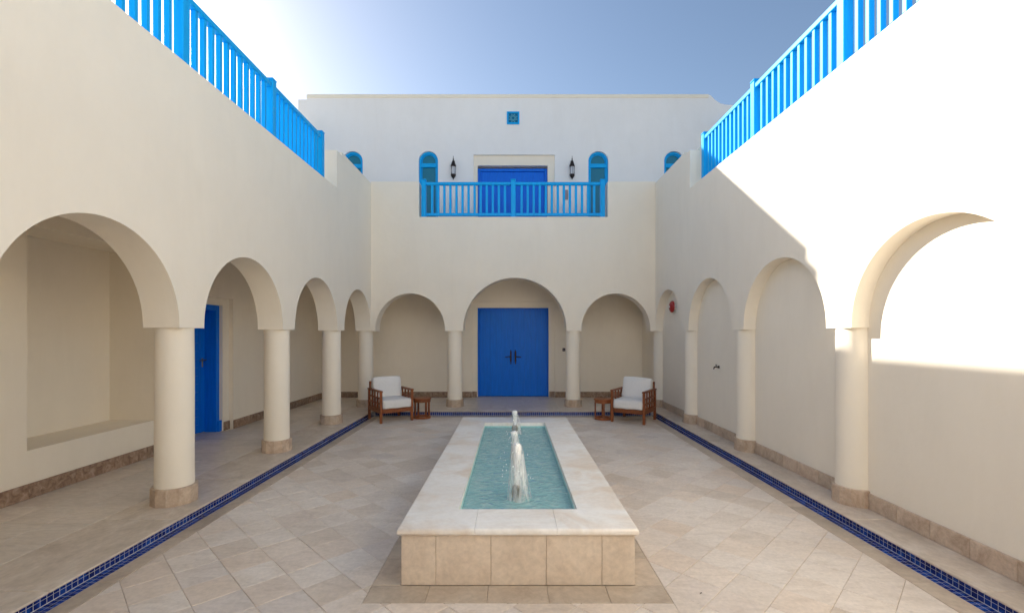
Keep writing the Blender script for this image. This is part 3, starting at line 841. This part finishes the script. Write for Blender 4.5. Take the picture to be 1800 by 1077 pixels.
# nozzles (parts of the fountain)
JETS = [(.033, 3.46, .70), (.025, 4.55, .56), (.035, 5.72, .57)]
for jx, jy, jz_ in JETS:
    bm = bmesh.new()
    bm_lathe(bm, [(.0, .02), (.03, .02), (.03, .03), (.016, .035), (.016, .295), (.024, .30), (.036, .305), (.036, .315), (.030, .32), (.030, .352), (.035, .356), (.035, .376), (.024, .382), (.018, .392), (.012, .392)], 18)
    for k in range(6):
        a = k*PI/3; bm_box(bm, .028*math.cos(a)-.006, .028*math.cos(a)+.006, .028*math.sin(a)-.006, .028*math.sin(a)+.006, .32, .352)
    nz = finish('nozzle', bm, M['steel'], ft, 35); nz.location = (jx, jy, 0)
# water surface with rings round the jets
ZW = .288
bm = bmesh.new(); bmesh.ops.create_grid(bm, x_segments=60, y_segments=220, size=.5)
from mathutils import noise as mnoise
for v in bm.verts:
    x = IX0+.005+(v.co.x+.5)*(IX1-IX0-.01); y = IY0+.005+(v.co.y+.5)*(IY1-IY0-.01)
    z = 0.0022*mnoise.noise(Vector((x*11, y*9, 0)))+.0012*mnoise.noise(Vector((x*27, y*23, 3)))
    for jx, jy, _ in JETS:
        d = math.hypot(x-jx, y-jy); z += .0035*math.cos(d*95)*math.exp(-d*7)
    v.co = Vector((x, y, ZW+z))
wt = finish('water', bm, M['water'], None, 180); tag(wt, kind='structure')
# three jets
jl = ['nearest white water jet, standing tall over its exposed nozzle', 'middle water jet rising behind the nearest one in the basin', 'farthest water jet rising in front of the blue mosaic step']
for (jx, jy, top), lab in zip(JETS, jl):
    t = thing('water_jet', lab, 'water jet', (jx, jy, ZW), 0, 'jets of the fountain')
    ph = random.uniform(0, 9); hgt = top-.385
    def jit(r, z, a, ph=ph):
        q = Vector((math.cos(a)*1.3+ph, math.sin(a)*1.3, z*9)); nn = mnoise.noise(q)
        return r*(1+.28*nn), .008*mnoise.noise(Vector((ph, z*7, 0))), .008*mnoise.noise(Vector((z*7, ph, 4)))
    bm = bmesh.new(); z0 = .385-ZW
    prof = [(.013, z0)]
    for k in range(1, 15):
        f = k/15; prof.append((.013+.014*f+.006*max(0, f-.55)/.45, z0+hgt*f*.90))
    prof += [(.031, z0+hgt*.925), (.027, z0+hgt*.955), (.019, z0+hgt*.98), (.009, z0+hgt*.996), (0, z0+hgt)]
    bm_lathe(bm, prof, 20, jit=jit)
    finish('water_column', bm, M['foam'], t, 180)
    for q in range(2):
        bm = bmesh.new(); sc = (1, .72)[q]; pr = []
        for k in range(22):
            f = k/21; zt = z0+hgt*(1.0-.10*q); pr.append(((.036*min(1, (f/.14))**.5+.050*f**1.3)*sc*(1 if top > .6 else .75)+.0002, zt-zt*f**1.6))
        def jit2(r, z, a, ph=ph+q*3):
            nn = mnoise.noise(Vector((math.cos(a)*2+ph, math.sin(a)*2, z*3)))
            return r*(1+.20*nn), .02*(1-z/(z0+hgt)), 0
        bm_lathe(bm, pr, 28, jit=jit2)
        finish('water_veil', bm, M['veil'], t, 180)
    bm = bmesh.new()
    for k in range(26):
        a = random.uniform(0, 2*PI); f = random.random(); r = .03+.09*f+random.uniform(-.02, .03)
        z = max(.004, (z0+hgt)*(1-f**1.6)+random.uniform(-.05, .03)); s = random.uniform(.0016, .0042)
        mtx = Matrix.Translation((r*math.cos(a), r*math.sin(a), z)) @ Matrix.Diagonal((s, s, s*random.uniform(1, 2.2), 1))
        bmesh.ops.create_icosphere(bm, subdivisions=1, radius=1, matrix=mtx)
    d = finish('droplets', bm, M['foam'], t); tag(d, kind='stuff')

# ================================================================== armchairs and side tables
def cushion(name, sx, sy, sz, parent, puff=.018):
    bm = bmesh.new(); bmesh.ops.create_cube(bm, size=2)
    bmesh.ops.subdivide_edges(bm, edges=bm.edges[:], cuts=9, use_grid_fill=True)
    for v in bm.verts:
        x, y, z = v.co; e = 18
        n = (abs(x)**e+abs(y)**e+abs(z)**e)**(1/e)
        x, y, z = x/n, y/n, z/n
        fx, fy, fz = (1-x*x), (1-y*y), (1-z*z)
        wob = .004*mnoise.noise(Vector((x*2+sx*9, y*2, z*2+sz*5)))
        v.co = Vector((x*sx/2+puff*.4*x*fy*fz+wob, y*sy/2+puff*y*fx*fz*(1 if sy < sz else .4)+wob, z*sz/2+puff*z*fx*fy*(1 if sz < sy else .4)+wob))
    return finish(name, bm, M['cushion'], parent, 180)
def armchair(label, loc, rz):
    t = thing('armchair', label, 'armchair', loc, rz, 'teak armchairs in the corners of the court')
    W, D = .275, .29; lw_ = .020
    def p(name, *a, bev=.003): return pbox(name, *a, M['wood'], t, bev)
    for sx in (-1, 1):
        p('leg', sx*W-lw_, sx*W+lw_, -D-lw_, -D+lw_, 0, .515); p('leg', sx*W-lw_, sx*W+lw_, D-lw_, D+lw_, 0, .515)
        x0, x1 = sx*W-.026, sx*W+.026
        p('armrest', x0, x1, -D-.03, D+.03, .5155, .545, bev=.006)
        x0, x1 = sx*W-.016, sx*W+.016
        p('apron', x0, x1, -D+.0245, D-.0245, .165, .235)
        for z in (.325, .415): p('crossbar', sx*W-.008, sx*W+.008, -D+.0205, D-.0205, z-.014, z+.014)
        for k in range(3):
            y = -D+.0205+(2*D-.041)*(k+1)/4
            for za, zb in ((.2355, .3105), (.3395, .4005), (.4295, .515)):
                p('slat', sx*W-.009, sx*W+.009, y-.022, y+.022, za, zb, bev=.002)
    p('apron', -W+.0245, W-.0245, -D-.016, -D+.016, .165, .235); p('apron', -W+.0245, W-.0245, D-.016, D+.016, .165, .235)
    for k in range(5):
        y = -D+.08+k*(2*D-.16)/4; p('seat_slat', -W+.018, W-.018, y-.03, y+.03, .215, .232)
    for k in range(6):
        x = -W+.06+k*(2*W-.12)/5; p('back_slat', x-.02, x+.02, D-.006, D+.012, .2355, .62)
    p('back_rail', -W+.026, W-.026, D-.018, D+.022, .6205, .66, bev=.006)
    p('back_post', -W+.001, -W+.0255, D-.02, D+.02, .5455, .66); p('back_post', W-.0255, W-.001, D-.02, D+.02, .5455, .66)
    c = cushion('seat_cushion', 2*W-.04, 2*D+.02, .145, t); c.location = (0, -.035, .312)
    c = cushion('back_cushion', 2*W-.05, .115, .375, t); c.location = (0, D-.115, .545); c.rotation_euler = (math.radians(-13), 0, 0)
    return t
A1 = armchair('teak armchair with white cushions, its open slatted arm side towards the open arches', (-2.128, 8.243, 0), math.radians(35.5))
A2 = copy_tree(A1); A2.location = (2.10, 8.13, 0); A2.rotation_euler = (0, 0, math.radians(-33.8))
for ch in A2.children:
    if ch.name.startswith('back_cushion'): ch.rotation_euler = (math.radians(-15), math.radians(1.5), math.radians(-2)); ch.location.z -= .004
    if ch.name.startswith('seat_cushion'): ch.rotation_euler = (0, 0, math.radians(1.6))
A2['label'] = 'teak armchair with white cushions in the corner below the red alarm bell'
def side_table(label, loc):
    t = thing('side_table', label, 'side table', loc, .3, 'round teak side tables beside the armchairs')
    bm = bmesh.new(); bm_lathe(bm, [(0, .335), (.158, .335), (.163, .340), (.163, .355), (.158, .360), (0, .360)], 32); finish('table_top', bm, M['wood'], t, 35)
    bm = bmesh.new(); bm_lathe(bm, [(.125, .29), (.150, .29), (.150, .3345), (.125, .3345), (.125, .29)], 32); finish('apron', bm, M['wood'], t, 35)
    bm = bmesh.new(); bm_lathe(bm, [(.120, 0.0), (.152, 0.0), (.152, .035), (.120, .035), (.120, 0.0)], 32); finish('base_ring', bm, M['wood'], t, 35)
    for k in range(4):
        a = k*PI/2+.4; l = pbox('leg', -.016, .016, -.013, .013, .0355, .2895, M['wood'], t, .003)
        l.location = (.137*math.cos(a), .137*math.sin(a), .1625); l.rotation_euler = (0, 0, a+PI/2)
    return t
T1 = side_table('round teak side table beside the armchair on the side of the open arches', (-1.60, 8.385, 0))
T2 = copy_tree(T1); T2.location = (1.60, 8.27, 0); T2.rotation_euler = (0, 0, -.5)
T2['label'] = 'round teak side table beside the armchair below the red alarm bell'

# ================================================================== wall fittings
def lantern(label, x):
    t = thing('wall_lantern', label, 'lantern', (x, YU-.115, H+3.4), 0, 'bronze lanterns beside the balcony door')
    bm = bmesh.new(); bm_lathe(bm, [(.056, .29), (.062, .30), (.058, .32), (.040, .37), (.030, .40), (.024, .42), (.014, .425), (.010, .45), (.014, .46), (.006, .475), (.003, .53), (0, .535)], 8)
    finish('cap', bm, M['iron'], t)
    bm = bmesh.new(); bm_lathe(bm, [(.046, .122), (.050, .2), (.046, .289)], 8); finish('glass', bm, M['lglass'], t)
    for k in range(8):
        a = k*PI/4; bm = bmesh.new(); bm_tube(bm, (.049*math.cos(a), .049*math.sin(a), .12), (.049*math.cos(a), .049*math.sin(a), .29), .004, n=6); finish('rib', bm, M['iron'], t)
    bm = bmesh.new(); bm_lathe(bm, [(0, 0), (.008, .01), (.012, .03), (.03, .05), (.052, .085), (.058, .105), (.056, .121), (0, .121)], 8); finish('base', bm, M['iron'], t)
    bm = bmesh.new(); bm_box(bm, -.02, .02, .10, .113, .30, .46, .004); bm_tube(bm, (0, .105, .42), (0, .015, .43), .007)
    finish('bracket', bm, M['iron'], t)
    return t
lantern('dark bronze lantern between the first tall window and the balcony door', -1.30)
lantern('dark bronze lantern above the small grey wall plate, near the sunny side', 1.332)
bl = thing('alarm_bell', 'round red alarm bell high in the corner blind arch', 'alarm bell', (XR+.143, 8.45, H+.48))
bm = bmesh.new(); bm_tube(bm, (0, 0, 0), (-.03, 0, 0), .085, n=24); finish('back_box', bm, M['cushion'], bl, 40)
bm = bmesh.new(); bm_lathe(bm, [(.105, 0), (.107, .012), (.098, .03), (.07, .048), (.03, .056), (0, .057)], 28)
b = finish('gong', bm, M['red'], bl, 50); b.rotation_euler = (0, -PI/2, 0); b.location = (-.03, 0, 0)
bm = bmesh.new(); bm_tube(bm, (-.087, 0, 0), (-.093, 0, 0), .018, n=12); finish('boss', bm, M['cushion'], bl, 40)
tp = thing('wall_tap', 'small dark garden tap on the second blind arch', 'tap', (XR+.143, 6.63, H-.47))
bm = bmesh.new(); bm_tube(bm, (0, 0, 0), (-.012, 0, 0), .024, n=16); bm_tube(bm, (-.012, 0, 0), (-.085, 0, 0), .011); bm_tube(bm, (-.08, 0, .004), (-.095, 0, -.04), .010, .009)
finish('spout', bm, M['iron'], tp, 40)
bm = bmesh.new(); bm_tube(bm, (-.05, 0, .009), (-.05, 0, .035), .006); bm_box(bm, -.056, -.044, -.03, .03, .035, .045, .003); finish('lever', bm, M['iron'], tp); tp.scale = (.8, .8, .8)
kb = thing('door_reader', 'small black reader box on the wall beside the big double door', 'reader', (1.157, YBI-.001, H-.36))
pbox('case', -.03, .03, -.03, 0, -.035, .035, M['black'], kb, .005); pbox('button', -.012, .012, -.034, -.0305, -.012, .012, M['grey'], kb, .002)
sp = thing('wall_plate', 'small grey wall plate behind the balcony railing', 'wall plate', (1.217, YU-.001, H+3.10))
pbox('plate', -.038, .038, -.022, 0, -.11, .11, M['grey'], sp, .006); pbox('button', -.018, .018, -.027, -.0225, .01, .05, M['grey'], sp, .002)
lf = thing('dry_leaf', 'tiny dark leaf scrap lying on the pale paving by the fountain', 'leaf', (1.09, 2.72, .002), .5)
bm = bmesh.new()
pts = [(-.012, 0, .001), (-.004, .005, .003), (.008, .004, .002), (.014, 0, .005), (.007, -.004, .002), (-.005, -.005, .003)]
a = [bm.verts.new(p_) for p_ in pts]; b = [bm.verts.new((p_[0], p_[1], p_[2]+.0015)) for p_ in pts]
bm.faces.new(a); bm.faces.new(b)
for i in range(6): bm.faces.new((a[i], a[(i+1) % 6], b[(i+1) % 6], b[i]))
finish('blade', bm, M['iron'], lf); lf.scale = (.7, .7, .7)
